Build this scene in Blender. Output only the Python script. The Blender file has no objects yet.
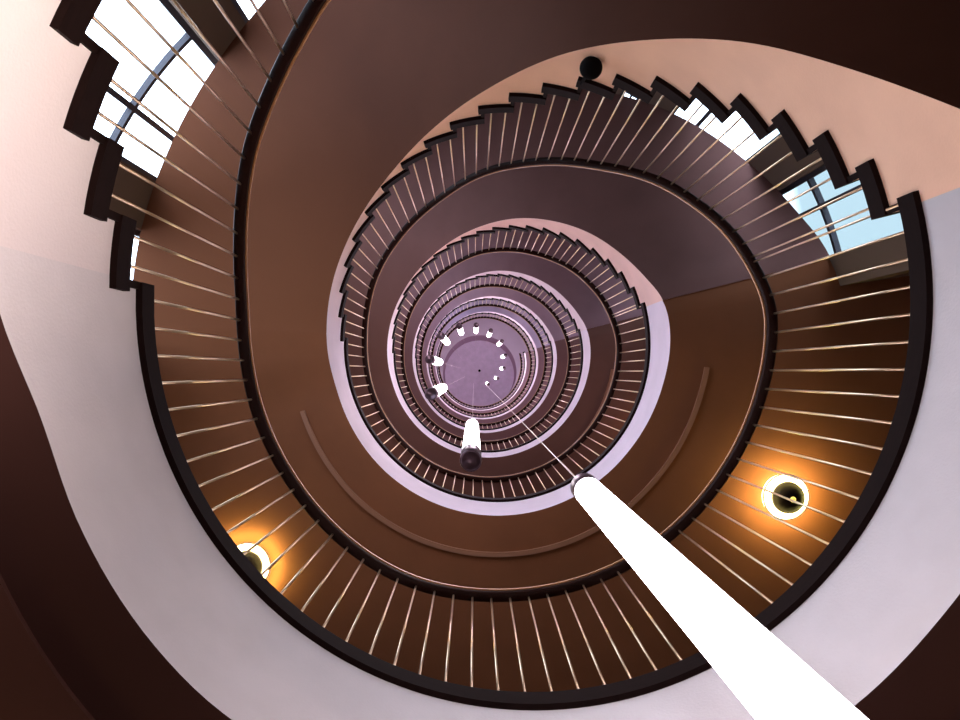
import bpy, bmesh, math
from mathutils import Vector, Matrix

# ---------------------------------------------------------------- basics
C = bpy.context.scene.collection
S = bpy.context.scene
F = 740.0                       # focal length in pixels (960 wide)
VPX, VPY = 474.0, 372.0         # image of the zenith
CX, CY = 0.163, -0.195           # axis of the stair well (X right, Y down in the picture, Z up)
RX, RY = 1.064, 1.096            # well radii
H = 3.2                         # storey
Z1 = 2.0                        # level of the first landing above the camera
NL = 6                          # landings above the camera
WX, WY, WR = 0.11, -0.195, 2.24 # outer stair wall
LOB = 3.5                       # lobby wall radius
TOPZ = 21.3
rad = math.radians


def lerp_table(tab, t):
    if t <= tab[0][0]: return tab[0][1]
    for (a, va), (b, vb) in zip(tab, tab[1:]):
        if t <= b:
            return va + (vb - va) * (t - a) / (b - a)
    return tab[-1][1]


def smooth_table(tab):
    """Catmull-Rom resampling of a table"""
    def ev(t):
        if t <= tab[0][0]: return tab[0][1]
        if t >= tab[-1][0]: return tab[-1][1]
        n = len(tab)
        for i in range(n - 1):
            if t <= tab[i + 1][0]:
                x0, y0 = tab[i]; x1, y1 = tab[i + 1]
                xm, ym = tab[i - 1] if i > 0 else (2 * x0 - x1, y0)
                xp, yp = tab[i + 2] if i + 2 < n else (2 * x1 - x0, y1)
                m0 = (y1 - ym) / (x1 - xm) * (x1 - x0); m1 = (yp - y0) / (xp - x0) * (x1 - x0)
                u = (t - x0) / (x1 - x0)
                return ((2*u**3 - 3*u**2 + 1) * y0 + (u**3 - 2*u**2 + u) * m0 + (-2*u**3 + 3*u**2) * y1 + (u**3 - u**2) * m1)
    return ev


# tread ends (angle, counter-clockwise in the picture), first is the landing's own end
ENDS = [15.5, 22.5, 30, 37.2, 44.6, 52, 59.5, 67.1, 74.6, 82.2, 89.9, 97.6, 105.4, 113.4, 121.6, 129.8, 138.2, 146.8,
        155.0, 163.2, 171.2, 179.2]
OVER = 1.7
NR = len(ENDS)                  # 22 risers
RISE = H / NR
RISERS = [e - OVER for e in ENDS]   # riser k+1 at RISERS[k]
BAR = 0.075
# soffit height and handrail height relative to the lower landing
soffit = smooth_table([(-60, -.48), (-40, -.47), (-15, -.49), (0, -.52), (10, -.50), (16, -.42), (23, -.235), (36, .06), (50, .345), (63.5, .645), (80.5, 1.02),
                       (97.6, 1.455), (122, 2.03), (135, 2.25), (148, 2.40), (160, 2.49), (172, 2.56), (183, 2.615), (195, 2.70), (207, 2.695), (221, 2.68)])
landsof = smooth_table([(172, -.64), (183, -.585), (195, -.50), (207, -.505), (221, -.52), (232, -.525), (270, -.485), (307, -.445), (322, -.435), (345, -.47), (360, -.52), (370, -.50), (376, -.42)])
railz = smooth_table([(-160, .85), (-144, .85), (-122, .835), (-111, .85), (-98, .91), (-88, .95), (-75, .985), (-66, 1.0), (-40, 1.04), (-16, 1.03), (-6, 1.015), (3, 1.02), (10, 1.085),
                      (24, 1.28), (34, 1.47), (45, 1.69), (60, 2.06), (71, 2.28),
                      (82, 2.49), (97, 2.75), (113, 3.12), (129, 3.38), (139, 3.52), (150, 3.66), (159, 3.80), (167, 3.92), (176, 4.02),
                      (185, 4.05), (200, 4.05), (216, 4.05), (238, 4.035)])


def well(t, d=0.0):
    """point on the well's edge at picture angle t (deg), d metres outward"""
    a = rad(t)
    return Vector((CX + (RX + d) * math.cos(a), CY - (RY + d) * math.sin(a)))


def wallp(t, d=0.0):
    a = rad(t)
    return Vector((WX + (WR + d) * math.cos(a), WY - (WR + d) * math.sin(a)))


def lobby(t, d=0.0):
    a = rad(t)
    return Vector((CX + (LOB + d) * math.cos(a), CY - (LOB + d) * math.sin(a)))


# ---------------------------------------------------------------- materials
def mat(name, col, rough=.6, metal=0., emit=None, es=0., noise=None, spec=.5, bump=0.):
    m = bpy.data.materials.new(name); m.use_nodes = True
    nt = m.node_tree; b = nt.nodes['Principled BSDF']
    b.inputs['Base Color'].default_value = (*col, 1); b.inputs['Roughness'].default_value = rough
    b.inputs['Metallic'].default_value = metal
    b.inputs['Specular IOR Level'].default_value = spec
    if emit:
        b.inputs['Emission Color'].default_value = (*emit, 1); b.inputs['Emission Strength'].default_value = es
    if noise or bump:
        tc = nt.nodes.new('ShaderNodeTexCoord')
        n = nt.nodes.new('ShaderNodeTexNoise'); n.inputs['Scale'].default_value = noise[0] if noise else 40
        n.inputs['Detail'].default_value = 6
        nt.links.new(tc.outputs['Object'], n.inputs['Vector'])
        if noise:
            r = nt.nodes.new('ShaderNodeValToRGB'); k = noise[1]
            r.color_ramp.elements[0].position = .3; r.color_ramp.elements[1].position = .7
            r.color_ramp.elements[0].color = (*[c * (1 - k) for c in col], 1)
            r.color_ramp.elements[1].color = (*[min(1, c * (1 + k)) for c in col], 1)
            nt.links.new(n.outputs['Fac'], r.inputs['Fac']); nt.links.new(r.outputs['Color'], b.inputs['Base Color'])
        if bump:
            n2 = nt.nodes.new('ShaderNodeTexNoise'); n2.inputs['Scale'].default_value = 130
            nt.links.new(tc.outputs['Object'], n2.inputs['Vector'])
            bp = nt.nodes.new('ShaderNodeBump'); bp.inputs['Strength'].default_value = bump; bp.inputs['Distance'].default_value = .01
            nt.links.new(n2.outputs['Fac'], bp.inputs['Height']); nt.links.new(bp.outputs['Normal'], b.inputs['Normal'])
    return m


def wood(name, c0, c1, rough=.45, spec=.4):
    m = mat(name, c0, rough, spec=spec); nt = m.node_tree; b = nt.nodes['Principled BSDF']
    tc = nt.nodes.new('ShaderNodeTexCoord'); mp = nt.nodes.new('ShaderNodeMapping'); mp.inputs['Scale'].default_value = (6, 6, 40)
    n = nt.nodes.new('ShaderNodeTexNoise'); n.inputs['Scale'].default_value = 3; n.inputs['Detail'].default_value = 8
    r = nt.nodes.new('ShaderNodeValToRGB'); r.color_ramp.elements[0].color = (*c0, 1); r.color_ramp.elements[1].color = (*c1, 1)
    nt.links.new(tc.outputs['Object'], mp.inputs['Vector']); nt.links.new(mp.outputs['Vector'], n.inputs['Vector'])
    nt.links.new(n.outputs['Fac'], r.inputs['Fac']); nt.links.new(r.outputs['Color'], b.inputs['Base Color'])
    return m


def plaster(n, c): return mat('light_tinted_plaster_' + n, c, .85, noise=(5, .05), bump=.12, spec=.15)
def soffit_tint(n, c): return mat('light_tinted_soffit_' + n, c, .8, noise=(3, .08), bump=.05, spec=.15)
M_FASCIA = [plaster('grey', (.62, .55, .57)), plaster('lilac', (.76, .62, .72))] + [plaster('mauve', (.78, .64, .76))] * 5       # landings; lilac cast of the light put into the white plaster
M_SOFFIT = [soffit_tint(str(i), c) for i, c in enumerate([(.062, .024, .020), (.215, .076, .034), (.16, .07, .055), (.21, .10, .10), (.30, .16, .19), (.40, .24, .30), (.44, .27, .35)])]  # brown below; purple light of the upper levels put into the colour


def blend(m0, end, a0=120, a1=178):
    """light-tinted colour that shifts round the well (angle about the stair axis) into the next landing's colour"""
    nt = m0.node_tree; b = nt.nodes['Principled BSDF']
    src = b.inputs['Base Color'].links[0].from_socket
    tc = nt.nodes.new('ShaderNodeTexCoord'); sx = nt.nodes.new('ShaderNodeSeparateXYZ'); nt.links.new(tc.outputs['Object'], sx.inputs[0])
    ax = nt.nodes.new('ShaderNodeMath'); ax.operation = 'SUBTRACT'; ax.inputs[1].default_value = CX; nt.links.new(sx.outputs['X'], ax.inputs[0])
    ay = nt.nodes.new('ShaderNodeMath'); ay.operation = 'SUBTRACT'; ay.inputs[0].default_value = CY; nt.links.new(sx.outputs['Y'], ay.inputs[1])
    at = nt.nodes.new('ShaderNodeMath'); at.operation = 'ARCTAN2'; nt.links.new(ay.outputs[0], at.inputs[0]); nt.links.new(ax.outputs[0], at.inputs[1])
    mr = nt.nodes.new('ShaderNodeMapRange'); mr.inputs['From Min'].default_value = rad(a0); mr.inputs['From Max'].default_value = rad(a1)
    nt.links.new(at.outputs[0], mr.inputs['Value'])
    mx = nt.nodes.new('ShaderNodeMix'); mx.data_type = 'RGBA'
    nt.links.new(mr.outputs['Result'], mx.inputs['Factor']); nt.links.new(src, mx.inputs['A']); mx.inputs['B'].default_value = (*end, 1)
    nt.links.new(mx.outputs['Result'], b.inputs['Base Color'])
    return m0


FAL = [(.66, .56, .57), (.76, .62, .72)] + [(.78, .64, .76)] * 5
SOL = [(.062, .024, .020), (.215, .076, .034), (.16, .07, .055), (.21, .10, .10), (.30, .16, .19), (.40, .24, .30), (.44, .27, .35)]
M_FASCIA_F = [blend(plaster('f%d' % i, c), FAL[i]) for i, c in enumerate([(.95, .82, .75), (.97, .57, .40), (.84, .53, .48), (.78, .60, .68), (.78, .62, .72), (.78, .62, .74)])]  # flights: salmon and lilac casts of the light put into the plaster colour
M_SOFFIT_F = [blend(soffit_tint('f%d' % i, c), SOL[i]) for i, c in enumerate([(.10, .034, .02), (.088, .029, .016), (.185, .088, .080), (.26, .14, .16), (.40, .24, .31), (.52, .38, .56)])]  # flight soffits: the same upward shift to purple light, held in the colour
M_WALL = mat('brown_wall_paint', (.13, .085, .065), .85, noise=(2, .08), spec=.2)
M_FLOOR = mat('stone_floor', (.20, .15, .13), .5, noise=(8, .2))
M_CEIL = mat('lilac_ceiling_paint', (.55, .43, .56), .9, noise=(2, .06))
M_DISC = mat('mauve_dome_plaster', (.68, .54, .72), .9, noise=(9, .08))
M_RIM = mat('dark_mauve_rim', (.36, .22, .32), .9)
M_TRIM = wood('dark_wood_trim', (.005, .0018, .0015), (.013, .005, .004), .7, .06)
M_RAIL = wood('mahogany_handrail', (.012, .003, .002), (.030, .007, .004), .5, .12)
M_STRIP = mat('amber_edge_strip', (.55, .24, .09), .4)
M_BRASS = mat('pale_brass', (.86, .62, .42), .28, 1.)
M_TUBE = mat('glowing_opal_glass', (.9, .9, .9), .4, emit=(1., .93, .97), es=14.0)
M_CAP = mat('dark_lamp_cap', (.13, .075, .10), .3, .6)
M_CABLE = mat('pale_cable', (.75, .6, .52), .4, .2)
M_BLACK = mat('black_iron', (.004, .003, .003), .8, spec=.05)
M_GLOW = mat('warm_glowing_glass', (1, .9, .7), .4, emit=(1., .78, .34), es=12.0)
M_BOWL = mat('dark_bronze_bowl', (.010, .004, .003), .5, spec=.15)
M_GOLD = mat('lit_amber_center', (1, .8, .2), .4, emit=(1., .72, .12), es=1.0)
M_FRAME = mat('dark_window_frame', (.035, .035, .055), .5)
M_MOULD = mat('pale_terracotta_moulding', (.30, .125, .07), .7)

def pane_mat():
    m = bpy.data.materials.new('window_glass'); m.use_nodes = True
    nt = m.node_tree; nt.nodes.clear()
    o = nt.nodes.new('ShaderNodeOutputMaterial'); mx = nt.nodes.new('ShaderNodeMixShader')
    t = nt.nodes.new('ShaderNodeBsdfTransparent'); g = nt.nodes.new('ShaderNodeBsdfGlossy')
    t.inputs['Color'].default_value = (.93, .97, 1, 1); g.inputs['Roughness'].default_value = .05
    mx.inputs['Fac'].default_value = .06
    nt.links.new(t.outputs['BSDF'], mx.inputs[1])
    nt.links.new(g.outputs['BSDF'], mx.inputs[2]); nt.links.new(mx.outputs['Shader'], o.inputs['Surface'])
    return m
M_PANE = pane_mat()


# ---------------------------------------------------------------- object helpers
def soften(me, deg=25):
    bm = bmesh.new(); bm.from_mesh(me)
    for f in bm.faces: f.smooth = True
    for e in bm.edges:
        e.smooth = len(e.link_faces) == 2 and e.calc_face_angle(9) < rad(deg)
    bm.to_mesh(me); bm.free()


def link_mesh(name, bm, mats, parent=None, smooth=False):
    me = bpy.data.meshes.new(name)
    bmesh.ops.recalc_face_normals(bm, faces=bm.faces)
    if smooth:
        for f in bm.faces: f.smooth = True
    bm.to_mesh(me); bm.free()
    for m in (mats if isinstance(mats, (list, tuple)) else [mats]): me.materials.append(m)
    return put(name, me, parent)


def put(name, me, parent=None):
    o = bpy.data.objects.new(name, me); C.objects.link(o)
    if parent: o.parent = parent
    return o


def thing(name, loc, label, cat, group=None):
    o = bpy.data.objects.new(name, None); o.empty_display_size = .1; C.objects.link(o); o.location = loc
    o['label'] = label; o['category'] = cat
    if group: o['group'] = group
    return o


def struct(o):
    o['kind'] = 'structure'; return o


def ring_solid(bm, ts, inner, outer, zb, zt, mi=(0, 0, 0, 0)):
    """solid swept through angles ts; inner/outer(t)->xy, zb/zt(t) -> z.  mi: inner, bottom, outer, top material index"""
    prev = None; first = None
    for t in ts:
        a, b = inner(t), outer(t); z0, z1 = zb(t), zt(t)
        v = [bm.verts.new((a.x, a.y, z0)), bm.verts.new((b.x, b.y, z0)), bm.verts.new((b.x, b.y, z1)), bm.verts.new((a.x, a.y, z1))]
        if prev:
            for i, k in ((0, 1), (1, 2), (2, 3), (3, 0)):
                f = bm.faces.new((prev[i], prev[k], v[k], v[i]))
                f.material_index = {0: mi[1], 1: mi[2], 2: mi[3], 3: mi[0]}[i]
        else: first = v
        prev = v
    f = bm.faces.new(first); f.material_index = mi[0]
    f = bm.faces.new(prev[::-1]); f.material_index = mi[0]


def frange(a, b, step):
    n = max(1, int(round((b - a) / step)))
    return [a + (b - a) * i / n for i in range(n + 1)]


def lathe(bm, prof, seg=32, cx=0, cy=0, mi=0, caps=False):
    rings = []
    for r, z in prof:
        if r < 1e-6: rings.append([bm.verts.new((cx, cy, z))])
        else: rings.append([bm.verts.new((cx + r * math.cos(2*math.pi*i/seg), cy + r * math.sin(2*math.pi*i/seg), z)) for i in range(seg)])
    for A, B in zip(rings, rings[1:]):
        for i in range(seg):
            j = (i + 1) % seg
            if len(A) == 1 and len(B) == 1: continue
            if len(A) == 1: f = bm.faces.new((A[0], B[j], B[i]))
            elif len(B) == 1: f = bm.faces.new((A[i], A[j], B[0]))
            else: f = bm.faces.new((A[i], A[j], B[j], B[i]))
            f.material_index = mi


def rod(bm, p, q, r, seg=8):
    p, q = Vector(p), Vector(q); d = (q - p).normalized()
    u = d.orthogonal().normalized(); w = d.cross(u)
    A = [bm.verts.new(p + r * (math.cos(2*math.pi*i/seg) * u + math.sin(2*math.pi*i/seg) * w)) for i in range(seg)]
    B = [bm.verts.new(q + r * (math.cos(2*math.pi*i/seg) * u + math.sin(2*math.pi*i/seg) * w)) for i in range(seg)]
    for i in range(seg): bm.faces.new((A[i], A[(i+1) % seg], B[(i+1) % seg], B[i]))
    bm.faces.new(A[::-1]); bm.faces.new(B)


ORD = ['lowest', 'second', 'third', 'fourth', 'fifth', 'sixth', 'topmost']

# ---------------------------------------------------------------- landings (floors of the setting)
L0, L1 = RISERS[-1], ENDS[0] + 360      # landing spans these angles
LS = RISERS[0] + 360


EL, ER = 184.0, 369.0                   # where the lobby opens beside the stair wall
def land_out(t):
    return lobby(t) if EL + .05 < t < ER - .05 else wallp(t)


def landing_sof(t):                     # underside relative to the landing's own level
    return landsof(t)

ts = [L0, 181.5, EL, EL + .1] + frange(186, 368, 2) + [ER - .1, ER, 371.5, LS]
bm = bmesh.new()
ring_solid(bm, ts, lambda t: well(t, .014), land_out, landing_sof, lambda t: .07, (0, 1, 1, 2))
me_land = bpy.data.meshes.new('landing_slab')
bmesh.ops.recalc_face_normals(bm, faces=bm.faces); bm.to_mesh(me_land); bm.free()
bm = bmesh.new()
ring_solid(bm, [L0] + frange(182, 374, 2) + [L1], lambda t: well(t, -.004), lambda t: well(t, .05), lambda t: 0, lambda t: BAR)
me_edge = bpy.data.meshes.new('landing_edge'); bmesh.ops.recalc_face_normals(bm, faces=bm.faces); bm.to_mesh(me_edge); bm.free()
me_edge.materials.append(M_TRIM)
bm = bmesh.new()
ring_solid(bm, frange(199, 353, 2), lambda t: well(t, .245), lambda t: well(t, .275), lambda t: landing_sof(t) - .018, lambda t: landing_sof(t) + .01)
me_mould = bpy.data.meshes.new('moulding'); bmesh.ops.recalc_face_normals(bm, faces=bm.faces); bm.to_mesh(me_mould); bm.free()
me_mould.materials.append(M_MOULD)

soften(me_land); soften(me_edge)
for k in range(NL):
    z = Z1 + H * k
    me = me_land.copy()
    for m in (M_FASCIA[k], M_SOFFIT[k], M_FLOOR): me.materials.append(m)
    o = struct(put('floor', me)); o.location.z = z
    if k in (1, 2):
        q = struct(put('trim_%d' % (k + 1), me_mould)); q.location.z = z

M_PANEL = soffit_tint('panel', (.10, .040, .033))
bm = bmesh.new()
ring_solid(bm, frange(190, 364, 2), lambda t: well(t, .20), lambda t: lobby(t, -.1), lambda t: landing_sof(t) - .012, lambda t: landing_sof(t) + .01)
q = struct(link_mesh('trim_1', bm, M_PANEL)); q.location.z = Z1
soften(q.data)
# ground floor far below the camera
bm = bmesh.new(); lathe(bm, [(0, Z1 - H - .4), (LOB, Z1 - H - .4), (LOB, Z1 - H + .07), (0, Z1 - H + .07)], 96, CX, CY)
struct(link_mesh('floor', bm, M_FLOOR))

# ---------------------------------------------------------------- stair flights
def tread_at(t):
    """index of the tread that covers angle t"""
    k = 0
    for i, r in enumerate(RISERS):
        if t >= r: k = i + 1
    return k

bm = bmesh.new()
for k in range(1, NR):
    a, b = RISERS[k - 1], RISERS[k]
    ring_solid(bm, frange(a, b, 1.9), lambda t: well(t, .014), lambda t: wallp(t), soffit, lambda t: RISE * k, (0, 1, 1, 1))
bmesh.ops.remove_doubles(bm, verts=bm.verts, dist=1e-5)
# drop walls between neighbouring columns that ended up inside the slab
seen = {}
for f in list(bm.faces):
    key = frozenset(v.index for v in f.verts)
bm.verts.index_update()
for f in bm.faces:
    seen.setdefault(frozenset(v.index for v in f.verts), []).append(f)
dbl = [f for fs in seen.values() if len(fs) > 1 for f in fs]
bmesh.ops.delete(bm, geom=dbl, context='FACES_ONLY')
me_slab = bpy.data.meshes.new('slab'); bmesh.ops.recalc_face_normals(bm, faces=bm.faces); bm.to_mesh(me_slab); bm.free()

soften(me_slab)
me_tread, me_riser = [], []
for k in range(1, NR):
    bm = bmesh.new()
    ring_solid(bm, frange(RISERS[k - 1], ENDS[k], 2), lambda t: well(t, -.004), lambda t: wallp(t, -.004), lambda t: RISE * k, lambda t: RISE * k + BAR)
    me = bpy.data.meshes.new('tread'); bmesh.ops.recalc_face_normals(bm, faces=bm.faces); bm.to_mesh(me); bm.free()
    me.materials.append(M_TRIM); me_tread.append(me)
for k in range(1, NR + 1):
    bm = bmesh.new(); r = RISERS[k - 1]
    ring_solid(bm, [r, r + .5, r + 1.0], lambda t: well(t, .002), lambda t: wallp(t, -.006), lambda t: RISE * (k - 1) + BAR, lambda t: RISE * k + (0 if k < NR else .001))
    me = bpy.data.meshes.new('riser'); bmesh.ops.recalc_face_normals(bm, faces=bm.faces); bm.to_mesh(me); bm.free()
    me.materials.append(M_TRIM); me_riser.append(me)

FL = ['nearest stair flight with white edge and dark treads, cut off at upper left',
      'second stair flight from below, broad white edge sweeping across the top of the photo',
      'third stair flight from below, pinkish edge curving above the middle of the well',
      'fourth stair flight from below, narrow mauve edge high inside the well',
      'fifth stair flight from below, thin lilac edge one turn under the topmost flight',
      'topmost stair flight, the smallest thin ring just outside the mauve ceiling disc']
flights = []
for k in range(NL):
    z = Z1 + H * (k - 1)
    t = thing('stair_flight', (CX, CY, z), FL[k], 'stairs', 'stair flights winding around the well')
    flights.append(t)
    inv = Vector((-CX, -CY, 0))
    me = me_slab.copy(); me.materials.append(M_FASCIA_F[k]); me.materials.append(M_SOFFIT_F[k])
    parts = [put('slab', me, t)] + [put('tread', m, t) for m in me_tread] + [put('riser', m, t) for m in me_riser]
    for p in parts: p.location = inv

# ---------------------------------------------------------------- railings
RB = .004                                 # baluster line, outward of the well's edge
RUP = .045
def rail_solid(a, b):
    bm = bmesh.new()
    n = frange(a, b, 1.5)
    prev = None; rings = []
    for t in n:
        zt = railz(t) + RUP
        prof = [(-.022, -.024), (-.016, -.030), (.014, -.030), (.019, -.024), (.019, -.008), (.013, 0), (-.016, 0), (-.022, -.008)]
        ring = []
        for d, dz in prof:
            p = well(t, d); ring.append(bm.verts.new((p.x, p.y, zt + dz)))
        rings.append(ring)
    for A, B in zip(rings, rings[1:]):
        for i in range(8): bm.faces.new((A[i], A[(i + 1) % 8], B[(i + 1) % 8], B[i]))
    bm.faces.new(rings[0]); bm.faces.new(rings[-1][::-1])
    me = bpy.data.meshes.new('handrail'); bmesh.ops.recalc_face_normals(bm, faces=bm.faces); bm.to_mesh(me); bm.free()
    me.materials.append(M_RAIL); soften(me, 50)
    bm = bmesh.new()
    ring_solid(bm, n, lambda t: well(t, -.027), lambda t: well(t, -.017), lambda t: railz(t) + RUP - .006, lambda t: railz(t) + RUP + .004)
    ms = bpy.data.meshes.new('edge_strip'); bmesh.ops.recalc_face_normals(bm, faces=bm.faces); bm.to_mesh(ms); bm.free()
    ms.materials.append(M_STRIP)
    return me, ms


def baluster_mesh(z0, z1):
    bm = bmesh.new(); rod(bm, (0, 0, z0), (0, 0, z1), .0042, 8)
    lathe(bm, [(0, z0), (.008, z0), (.008, z0 + .006), (.0042, z0 + .010)], 8)
    me = bpy.data.meshes.new('baluster'); bmesh.ops.recalc_face_normals(bm, faces=bm.faces)
    for f in bm.faces: f.smooth = len(f.verts) == 4
    bm.to_mesh(me); bm.free()
    me.materials.append(M_BRASS); return me

# flight railing : two balusters on each tread
fl_rail, fl_strip = rail_solid(ENDS[0], RISERS[-1])
fl_bal = []
for k in range(1, NR):
    a, b = RISERS[k - 1], RISERS[k]
    for u in (.27, .77):
        t = a + (b - a) * u
        p = well(t, RB)
        fl_bal.append((p, baluster_mesh(RISE * k + BAR - .002, railz(t) + RUP - .015)))
# landing railing
def lrailz(t): return railz(t - 360) if t > 200 else railz(t) - H
ld_rail_me = None
_rz = railz
railz_saved = railz
def railz(t):
    if t > 200: return railz_saved(t - 360)
    if t > 178: return railz_saved(t) - H if t < 195 else railz_saved(t) - H
    return railz_saved(t)
def railz_land(t):
    w = min(1, max(0, (t - 185) / 40))
    return (railz_saved(t) - H) * (1 - w) + railz_saved(t - 360) * w
railz = railz_land
ld_rail, ld_strip = rail_solid(RISERS[-1], ENDS[0] + 360)
ld_bal = []
nb = 49
for i in range(nb):
    t = RISERS[-1] + 2.2 + (LS - RISERS[-1] - 1.5) * i / (nb - 1)
    ld_bal.append((well(t, RB), baluster_mesh(BAR - .002, railz_land(t) + RUP - .015)))

RF = ['brass-baluster railing on the nearest stair flight, before the bright windows at upper left',
      'brass-baluster railing on the second stair flight, arching below the black knob at top',
      'railing on the third stair flight from below, short pale balusters above well middle',
      'railing on the fourth stair flight from below, small reddish ring with tiny balusters',
      'railing on the fifth stair flight from below, thin dark stepped line',
      'railing on the topmost stair flight, thinnest dark line around the ceiling disc']
RL = ['railing of the lowest landing, long brass balusters fanning around the bottom of the photo',
      'railing of the second landing from below, small balusters below the middle of the well',
      'railing of the third landing from below, dark band with tiny balusters',
      'railing of the fourth landing from below, thin dark curve under the hanging lamps',
      'railing of the fifth landing from below, thin dark curve near the ceiling disc',
      'railing of the topmost landing, the innermost thin dark curve']
for k in range(NL):
    t = thing('stair_railing', (CX, CY, Z1 + H * (k - 1)), RF[k], 'railing', 'railings of the stair flights')
    inv = Vector((-CX, -CY, 0))
    h = put('handrail', fl_rail, t); h.location = inv
    put('edge_strip', fl_strip, h)
    for p, me in fl_bal:
        b = put('baluster', me, t); b.location = (p.x - CX, p.y - CY, 0)
for k in range(NL):
    t = thing('landing_railing', (CX, CY, Z1 + H * k), RL[k], 'railing', 'railings of the landings')
    inv = Vector((-CX, -CY, 0))
    e = put('base_trim', me_edge, t); e.location = inv
    h = put('handrail', ld_rail, t); h.location = inv
    put('edge_strip', ld_strip, h)
    for p, me in ld_bal:
        b = put('baluster', me, t); b.location = (p.x - CX, p.y - CY, 0)

# ---------------------------------------------------------------- outer walls with window openings
WT = .22
BOT = Z1 - H - .35
WINS = []   # (t0, t1, z0, z1, mullion angles, transom heights)
WINS.append((134.6, 154.8, 2.35, 5.2, [147.7], [4.07]))
WINS.append((162.6, 179.5, 2.75, 5.4, [174.5], [3.93]))
WINS.append((112, 128.3, 2.1, 4.6, [122.5], [3.4]))
WINS.append((10.8, 27.9, 3.0, 5.7, [22.4], [4.86]))
WINS.append((35, 52.2, 3.6, 6.2, [46.6], [4.55]))
WINS.append((58.6, 62.4, 5.45, 6.35, [60.3], [5.955]))
for k in range(1, 5):
    WINS.append((10.8, 27.6, 3.2 + H * k, 5.4 + H * k, [22.4], [4.55 + H * k]))
    WINS.append((35, 52, 3.6 + H * k, 5.75 + H * k, [46.6], [4.55 + H * k]))
    WINS.append((136, 154.3, 2.6 + H * k, 4.75 + H * k, [148.4], [3.93 + H * k]))
TA, TB = ER - 360, EL
tb = sorted(set([TA, TB] + [w[0] for w in WINS] + [w[1] for w in WINS]))
tl = []
for a, b in zip(tb, tb[1:]):
    tl += frange(a, b, 2)[:-1]
tl.append(TB)
zl = sorted(set([BOT, TOPZ] + [w[2] for w in WINS] + [w[3] for w in WINS]))
bm = bmesh.new()
grid = [[bm.verts.new((*wallp(t, 0), z)) for z in zl] for t in tl]
grid2 = [[bm.verts.new((*wallp(t, WT), z)) for z in zl] for t in tl]
def hole(i, j):
    if i < 0 or j < 0 or i >= len(tl) - 1 or j >= len(zl) - 1: return True
    tm = (tl[i] + tl[i + 1]) / 2; zm = (zl[j] + zl[j + 1]) / 2
    return any(w[0] < tm < w[1] and w[2] < zm < w[3] for w in WINS)
for i in range(len(tl) - 1):
    for j in range(len(zl) - 1):
        if hole(i, j): continue
        bm.faces.new((grid[i][j], grid[i+1][j], grid[i+1][j+1], grid[i][j+1]))
        bm.faces.new((grid2[i][j], grid2[i][j+1], grid2[i+1][j+1], grid2[i+1][j]))
        if hole(i - 1, j): bm.faces.new((grid[i][j], grid[i][j+1], grid2[i][j+1], grid2[i][j]))
        if hole(i + 1, j): bm.faces.new((grid[i+1][j], grid2[i+1][j], grid2[i+1][j+1], grid[i+1][j+1]))
        if hole(i, j - 1): bm.faces.new((grid[i][j], grid2[i][j], grid2[i+1][j], grid[i+1][j]))
        if hole(i, j + 1): bm.faces.new((grid[i][j+1], grid[i+1][j+1], grid2[i+1][j+1], grid2[i][j+1]))
struct(link_mesh('wall_back', bm, M_WALL))
# lobby walls round the landings
bm = bmesh.new()
ring_solid(bm, frange(176, 374, 3), lobby, lambda t: lobby(t, .2), lambda t: BOT, lambda t: TOPZ)
struct(link_mesh('wall_front', bm, M_WALL))
for nm, t, s in (('wall_left', TB, 1), ('wall_right', TA, -1)):
    a = wallp(t, 0); d = (lobby(t) - a).normalized() if s > 0 else a.normalized()
    p0 = a + d * .002; p1 = a + d * 1.45
    bm = bmesh.new(); th = Vector((d.y, -d.x)) * .2
    if th.y > 0: th = -th
    vs = [bm.verts.new((p.x, p.y, z)) for z in (BOT, TOPZ) for p in (p0, p1, p1 + th, p0 + th)]
    for f in ((0,1,2,3), (7,6,5,4), (0,1,5,4), (1,2,6,5), (2,3,7,6), (3,0,4,7)): bm.faces.new([vs[i] for i in f])
    struct(link_mesh(nm, bm, M_WALL))

# windows
for n, (t0, t1, z0, z1, mul, tra) in enumerate(WINS):
    big = (t1 - t0) > 8
    fw = .035 if big else .022
    da, db = .085, .14
    def band(bm, a, b, za, zb, d0=da, d1=db):
        ring_solid(bm, frange(a, b, 2), lambda t: wallp(t, d0), lambda t: wallp(t, d1), lambda t: za, lambda t: zb)
    dt = math.degrees(fw / (WR + .1))
    bm = bmesh.new()
    band(bm, t0, t1, z0, z0 + fw); band(bm, t0, t1, z1 - fw, z1)
    band(bm, t0, t0 + dt, z0 + fw, z1 - fw); band(bm, t1 - dt, t1, z0 + fw, z1 - fw)
    fr = struct(link_mesh('window_%d' % (n + 1), bm, M_FRAME))
    bm = bmesh.new(); band(bm, t0 + dt, t1 - dt, z0 + fw, z1 - fw, .112, .118)
    link_mesh('pane', bm, M_PANE, fr)
    for m in mul:
        bm = bmesh.new(); band(bm, m - dt * .45, m + dt * .45, z0 + fw, z1 - fw, .095, .135); link_mesh('mullion', bm, M_FRAME, fr)
    for m in tra:
        bm = bmesh.new(); band(bm, t0 + dt, t1 - dt, m - fw * .45, m + fw * .45, .097, .133); link_mesh('transom', bm, M_FRAME, fr)

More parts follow.
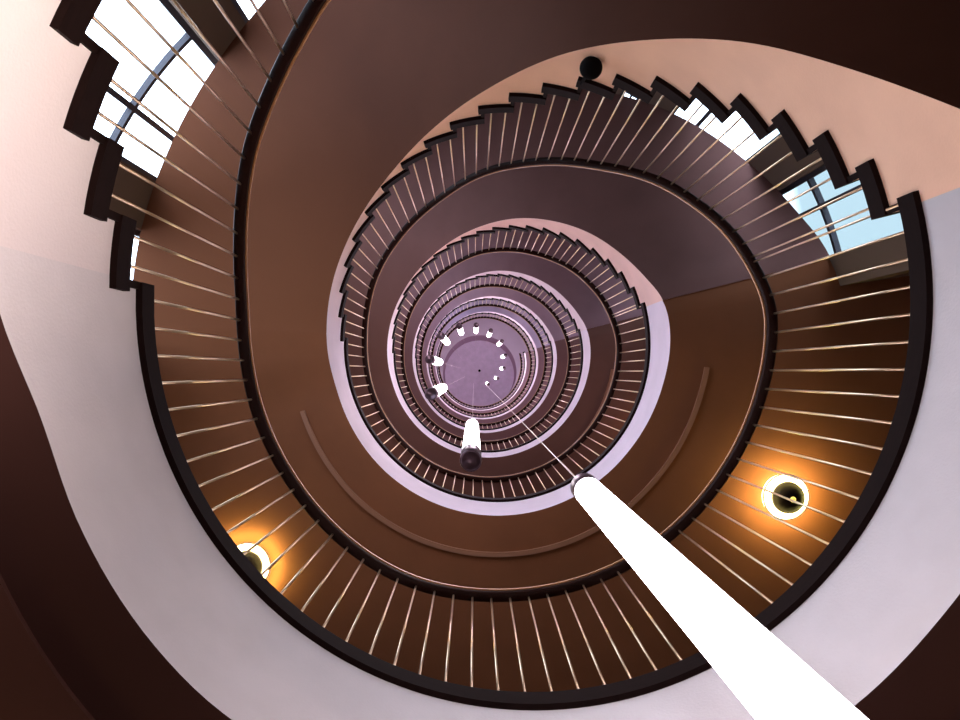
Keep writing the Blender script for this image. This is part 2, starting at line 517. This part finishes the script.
# ---------------------------------------------------------------- ceiling with round recess
DX, DY, DR = CX, 0.0, 1.06
def disc(t, r, dy=0): a = rad(t); return Vector((DX + r * math.cos(a), DY + dy - r * math.sin(a)))
bm = bmesh.new()
ring_solid(bm, frange(0, 360, 4), lambda t: disc(t, DR), lambda t: lobby(t, .2), lambda t: TOPZ, lambda t: TOPZ + .2)
bmesh.ops.remove_doubles(bm, verts=bm.verts, dist=1e-5)
struct(link_mesh('ceiling', bm, M_CEIL))
bm = bmesh.new()
N = 90
A = [bm.verts.new((*disc(360 * i / N, DR), TOPZ + .01)) for i in range(N)]
B = [bm.verts.new((*disc(360 * i / N, 1.03, .09), TOPZ + .75)) for i in range(N)]
cc = bm.verts.new((DX, DY + .09, TOPZ + .80))
for i in range(N):
    f = bm.faces.new((A[i], A[(i+1) % N], B[(i+1) % N], B[i])); f.material_index = 1
    bm.faces.new((B[i], B[(i+1) % N], cc))
struct(link_mesh('ceiling', bm, [M_DISC, M_RIM]))
bm = bmesh.new(); lathe(bm, [(0, -.05), (.03, -.045), (.04, 0), (.04, .07)], 16)
o = link_mesh('ceiling_boss', bm, M_BLACK); o.location = (DX, DY - .04, TOPZ + .72)
o['label'] = 'tiny dark boss at the centre of the mauve ceiling disc'; o['category'] = 'fitting'

# ---------------------------------------------------------------- pendant lamps hanging down the well
TUBE_R, LEN = .040, 1.87
# (angle round the well, height of the lower end)
LAMPS = [(286.5, .29), (251.5, 2.72), (217.5, 4.70), (189, 6.35), (159.5, 7.9), (131, 9.8), (103.5, 11.5), (76, 13.0), (47, 14.3),
         (18, 16.1), (349, 17.2), (320, 18.2), (291, 18.9)]
LL = ['largest glowing white pendant tube, slanting from the photo centre to its bottom edge',
      'second largest white pendant tube with dark round lower end, below the ceiling disc',
      'white pendant tube with dark end, lower left of the ceiling disc',
      'white pendant tube with dark end, directly left of the ceiling disc',
      'white pendant tube with dark end, upper left of the ceiling disc',
      'small pendant tube with black end, left one of the three over the ceiling disc',
      'small pendant tube straight above the ceiling disc, middle of the three there',
      'small pendant tube with dark end, right one of the three over the ceiling disc',
      'small pendant tube at the upper right rim of the ceiling disc',
      'small pendant tube inside the right rim of the ceiling disc, higher of two',
      'small pendant tube inside the right part of the ceiling disc, lower of two',
      'tiny pendant light on the ceiling disc, second smallest of the spiral',
      'tiniest pendant light, last of the spiral, low on the ceiling disc']
def lathe_mesh(name, prof, m, seg=28):
    bm = bmesh.new(); lathe(bm, prof, seg); me = bpy.data.meshes.new(name)
    bmesh.ops.recalc_face_normals(bm, faces=bm.faces)
    for f in bm.faces: f.smooth = True
    bm.to_mesh(me); bm.free(); me.materials.append(m); return me
R = TUBE_R
me_tube = lathe_mesh('tube', [(R * .96, .225), (R * .97, .5), (R * .97, LEN - .09)], M_TUBE)
me_low = lathe_mesh('lower_cap', [(0, .012), (R * .78, .012), (R * .80, 0), (R * .97, 0), (R * 1.03, .006), (R * 1.03, .225), (R * .95, .23), (R * .95, .20)], M_CAP)
me_up = lathe_mesh('upper_cap', [(R * .95, LEN - .10), (R * 1.02, LEN - .095), (R * 1.02, LEN - .02), (R * .7, LEN), (.008, LEN + .006), (.006, LEN + .03), (0, LEN + .03)], M_CAP)
for (a, zb), lab in zip(LAMPS, LL):
    p = (CX + .55 * math.cos(rad(a)), CY - .55 * math.sin(rad(a)), zb)
    t = thing('pendant_lamp', p, lab, 'lamp', 'pendant tubes spiralling up the well')
    put('tube', me_tube, t); put('lower_cap', me_low, t); put('upper_cap', me_up, t)
    top = TOPZ + .02 - zb
    dd = math.hypot(p[0] - DX, p[1] - DY)
    if dd < 1.0: top += .70
    bm = bmesh.new(); rod(bm, (0, 0, LEN + .02), (0, 0, top), .0022 if zb < 1 else .001, 6)
    link_mesh('cable', bm, M_CABLE, t)

# ---------------------------------------------------------------- ceiling lamps on the landing soffits
me_pl = lathe_mesh('glass_ring', [(.140, 0), (.143, -.03), (.135, -.042), (.05, -.046), (0, -.046)], M_GLOW, 40)
me_rim = lathe_mesh('metal_rim', [(.144, -.036), (.149, -.036), (.149, -.042), (.143, -.044), (.140, -.040)], M_CAP, 40)
me_bowl = lathe_mesh('bowl', [(.098, -.055), (.102, -.06), (.098, -.085), (.078, -.115), (.045, -.132), (.024, -.136), (0, -.136)], M_BOWL, 40)
me_pin = lathe_mesh('center_lens', [(.018, -.134), (.018, -.140), (.011, -.144), (0, -.145)], M_GOLD, 24)
me_stem = lathe_mesh('stem', [(.012, -.02), (.012, -.12)], M_BRASS, 12)
SPOTS = [(1.975, .79), (-1.43, 1.225)]
CL = ['round ceiling lamp with dark bowl and yellow halo, seen through the balusters at lower right',
      'round ceiling lamp with dark bowl and yellow halo, half hidden at lower left']
for k in range(0, NL):
    z = Z1 + H * k - .482
    for (x, y), lab in zip(SPOTS, CL):
        if k == 1:
            t = thing('ceiling_lamp', (x, y, z), lab, 'lamp', 'warm ceiling lamps under the second landing')
            put('glass_ring', me_pl, t); put('metal_rim', me_rim, t); b = put('bowl', me_bowl, t)
            put('center_lens', me_pin, b); put('stem', me_stem, t)
        if k == 1:
            for q in range(18):     # halo of light round the glass drum
                l = bpy.data.lights.new('halo_light', 'POINT'); l.energy = .62; l.color = (1, .86, .25); l.shadow_soft_size = .02
                o = bpy.data.objects.new('halo_light', l); C.objects.link(o)
                o.location = (x + .19 * math.cos(q * math.pi / 9), y + .19 * math.sin(q * math.pi / 9), z - .09)
        else:
            l = bpy.data.lights.new('landing_light', 'POINT'); l.energy = 8; l.color = (1, .60, .26); l.shadow_soft_size = .05
            o = bpy.data.objects.new('landing_light', l); C.objects.link(o); o.location = (x, y, z - .2)

# ---------------------------------------------------------------- round knob on the second flight
bm = bmesh.new()
KZ = 2.97
kp = Vector(((591 - VPX) / F * KZ, (68 - VPY) / F * KZ, KZ))
lathe(bm, [(.046 * math.sin(math.pi * i / 14), -.040 * math.cos(math.pi * i / 14)) for i in range(15)], 32)
for f in bm.faces: f.smooth = True
kq = well(73.6, -.002); target = Vector((kq.x, kq.y, Z1 + RISE * 8 + .03))
rod(bm, (0, 0, 0), target - kp, .008, 10)
o = link_mesh('round_knob', bm, M_BLACK); o.location = kp
o['label'] = 'black round knob on a short stem, sticking out from the stair edge at top centre'; o['category'] = 'knob'

# ---------------------------------------------------------------- daylight, added fill lights, camera
w = bpy.data.worlds.new('World'); S.world = w; w.use_nodes = True
nt = w.node_tree; bg = nt.nodes['Background']; bg.inputs['Strength'].default_value = 1.0
tc = nt.nodes.new('ShaderNodeTexCoord'); dt_ = nt.nodes.new('ShaderNodeVectorMath'); dt_.operation = 'DOT_PRODUCT'; dt_.inputs[1].default_value = (.97, -.25, 0)
nt.links.new(tc.outputs['Generated'], dt_.inputs[0])
cr = nt.nodes.new('ShaderNodeMapRange'); cr.inputs['From Min'].default_value = .375; cr.inputs['From Max'].default_value = .435
nt.links.new(dt_.outputs['Value'], cr.inputs['Value'])
mxw = nt.nodes.new('ShaderNodeMix'); mxw.data_type = 'RGBA'; mxw.inputs['A'].default_value = (6.6, 7.3, 8.4, 1); mxw.inputs['B'].default_value = (.72, .95, 1.05, 1)
nt.links.new(cr.outputs['Result'], mxw.inputs['Factor']); nt.links.new(mxw.outputs['Result'], bg.inputs['Color'])
for zz, e in ((6.6, 13), (10.0, 18), (13.2, 22), (16.4, 30), (19.6, 60)):  # unseen lavender fill lights added up the well axis
    l = bpy.data.lights.new('well_fill', 'POINT'); l.energy = e; l.color = (.95, .74, .92); l.shadow_soft_size = .25
    o = bpy.data.objects.new('well_fill', l); C.objects.link(o); o.location = (CX, CY + .1, zz)
l = bpy.data.lights.new('well_fill', 'POINT'); l.energy = 20; l.color = (1, .86, .80); l.shadow_soft_size = .3  # unseen fill added below the camera to brighten the lower fascias
o = bpy.data.objects.new('well_fill', l); C.objects.link(o); o.location = (CX, CY + .1, -.8)
l = bpy.data.lights.new('lower_well_fill', 'SPOT'); l.energy = 430; l.color = (1, .87, .80); l.shadow_soft_size = .3  # unseen spot added to brighten the nearest flight's edge
l.spot_size = rad(62); l.spot_blend = 1.0
o = bpy.data.objects.new('lower_well_fill', l); C.objects.link(o); o.location = (.62, .30, -.25)
o.rotation_euler = (Vector((-1.0, -.5, .75)) - o.location).to_track_quat('-Z', 'Y').to_euler()
S.view_settings.view_transform = 'Standard'
S.view_settings.look = 'None'

cam = bpy.data.cameras.new('Camera'); co = bpy.data.objects.new('Camera', cam); C.objects.link(co)
cam.sensor_fit = 'HORIZONTAL'; cam.sensor_width = 36; cam.lens = 36 * F / 960
cam.shift_x = (480 - VPX) / 960; cam.shift_y = -(360 - VPY) / 960
cam.clip_start = .02; cam.clip_end = 100
co.matrix_world = Matrix(((1, 0, 0, 0), (0, -1, 0, 0), (0, 0, -1, 0), (0, 0, 0, 1)))
S.camera = co
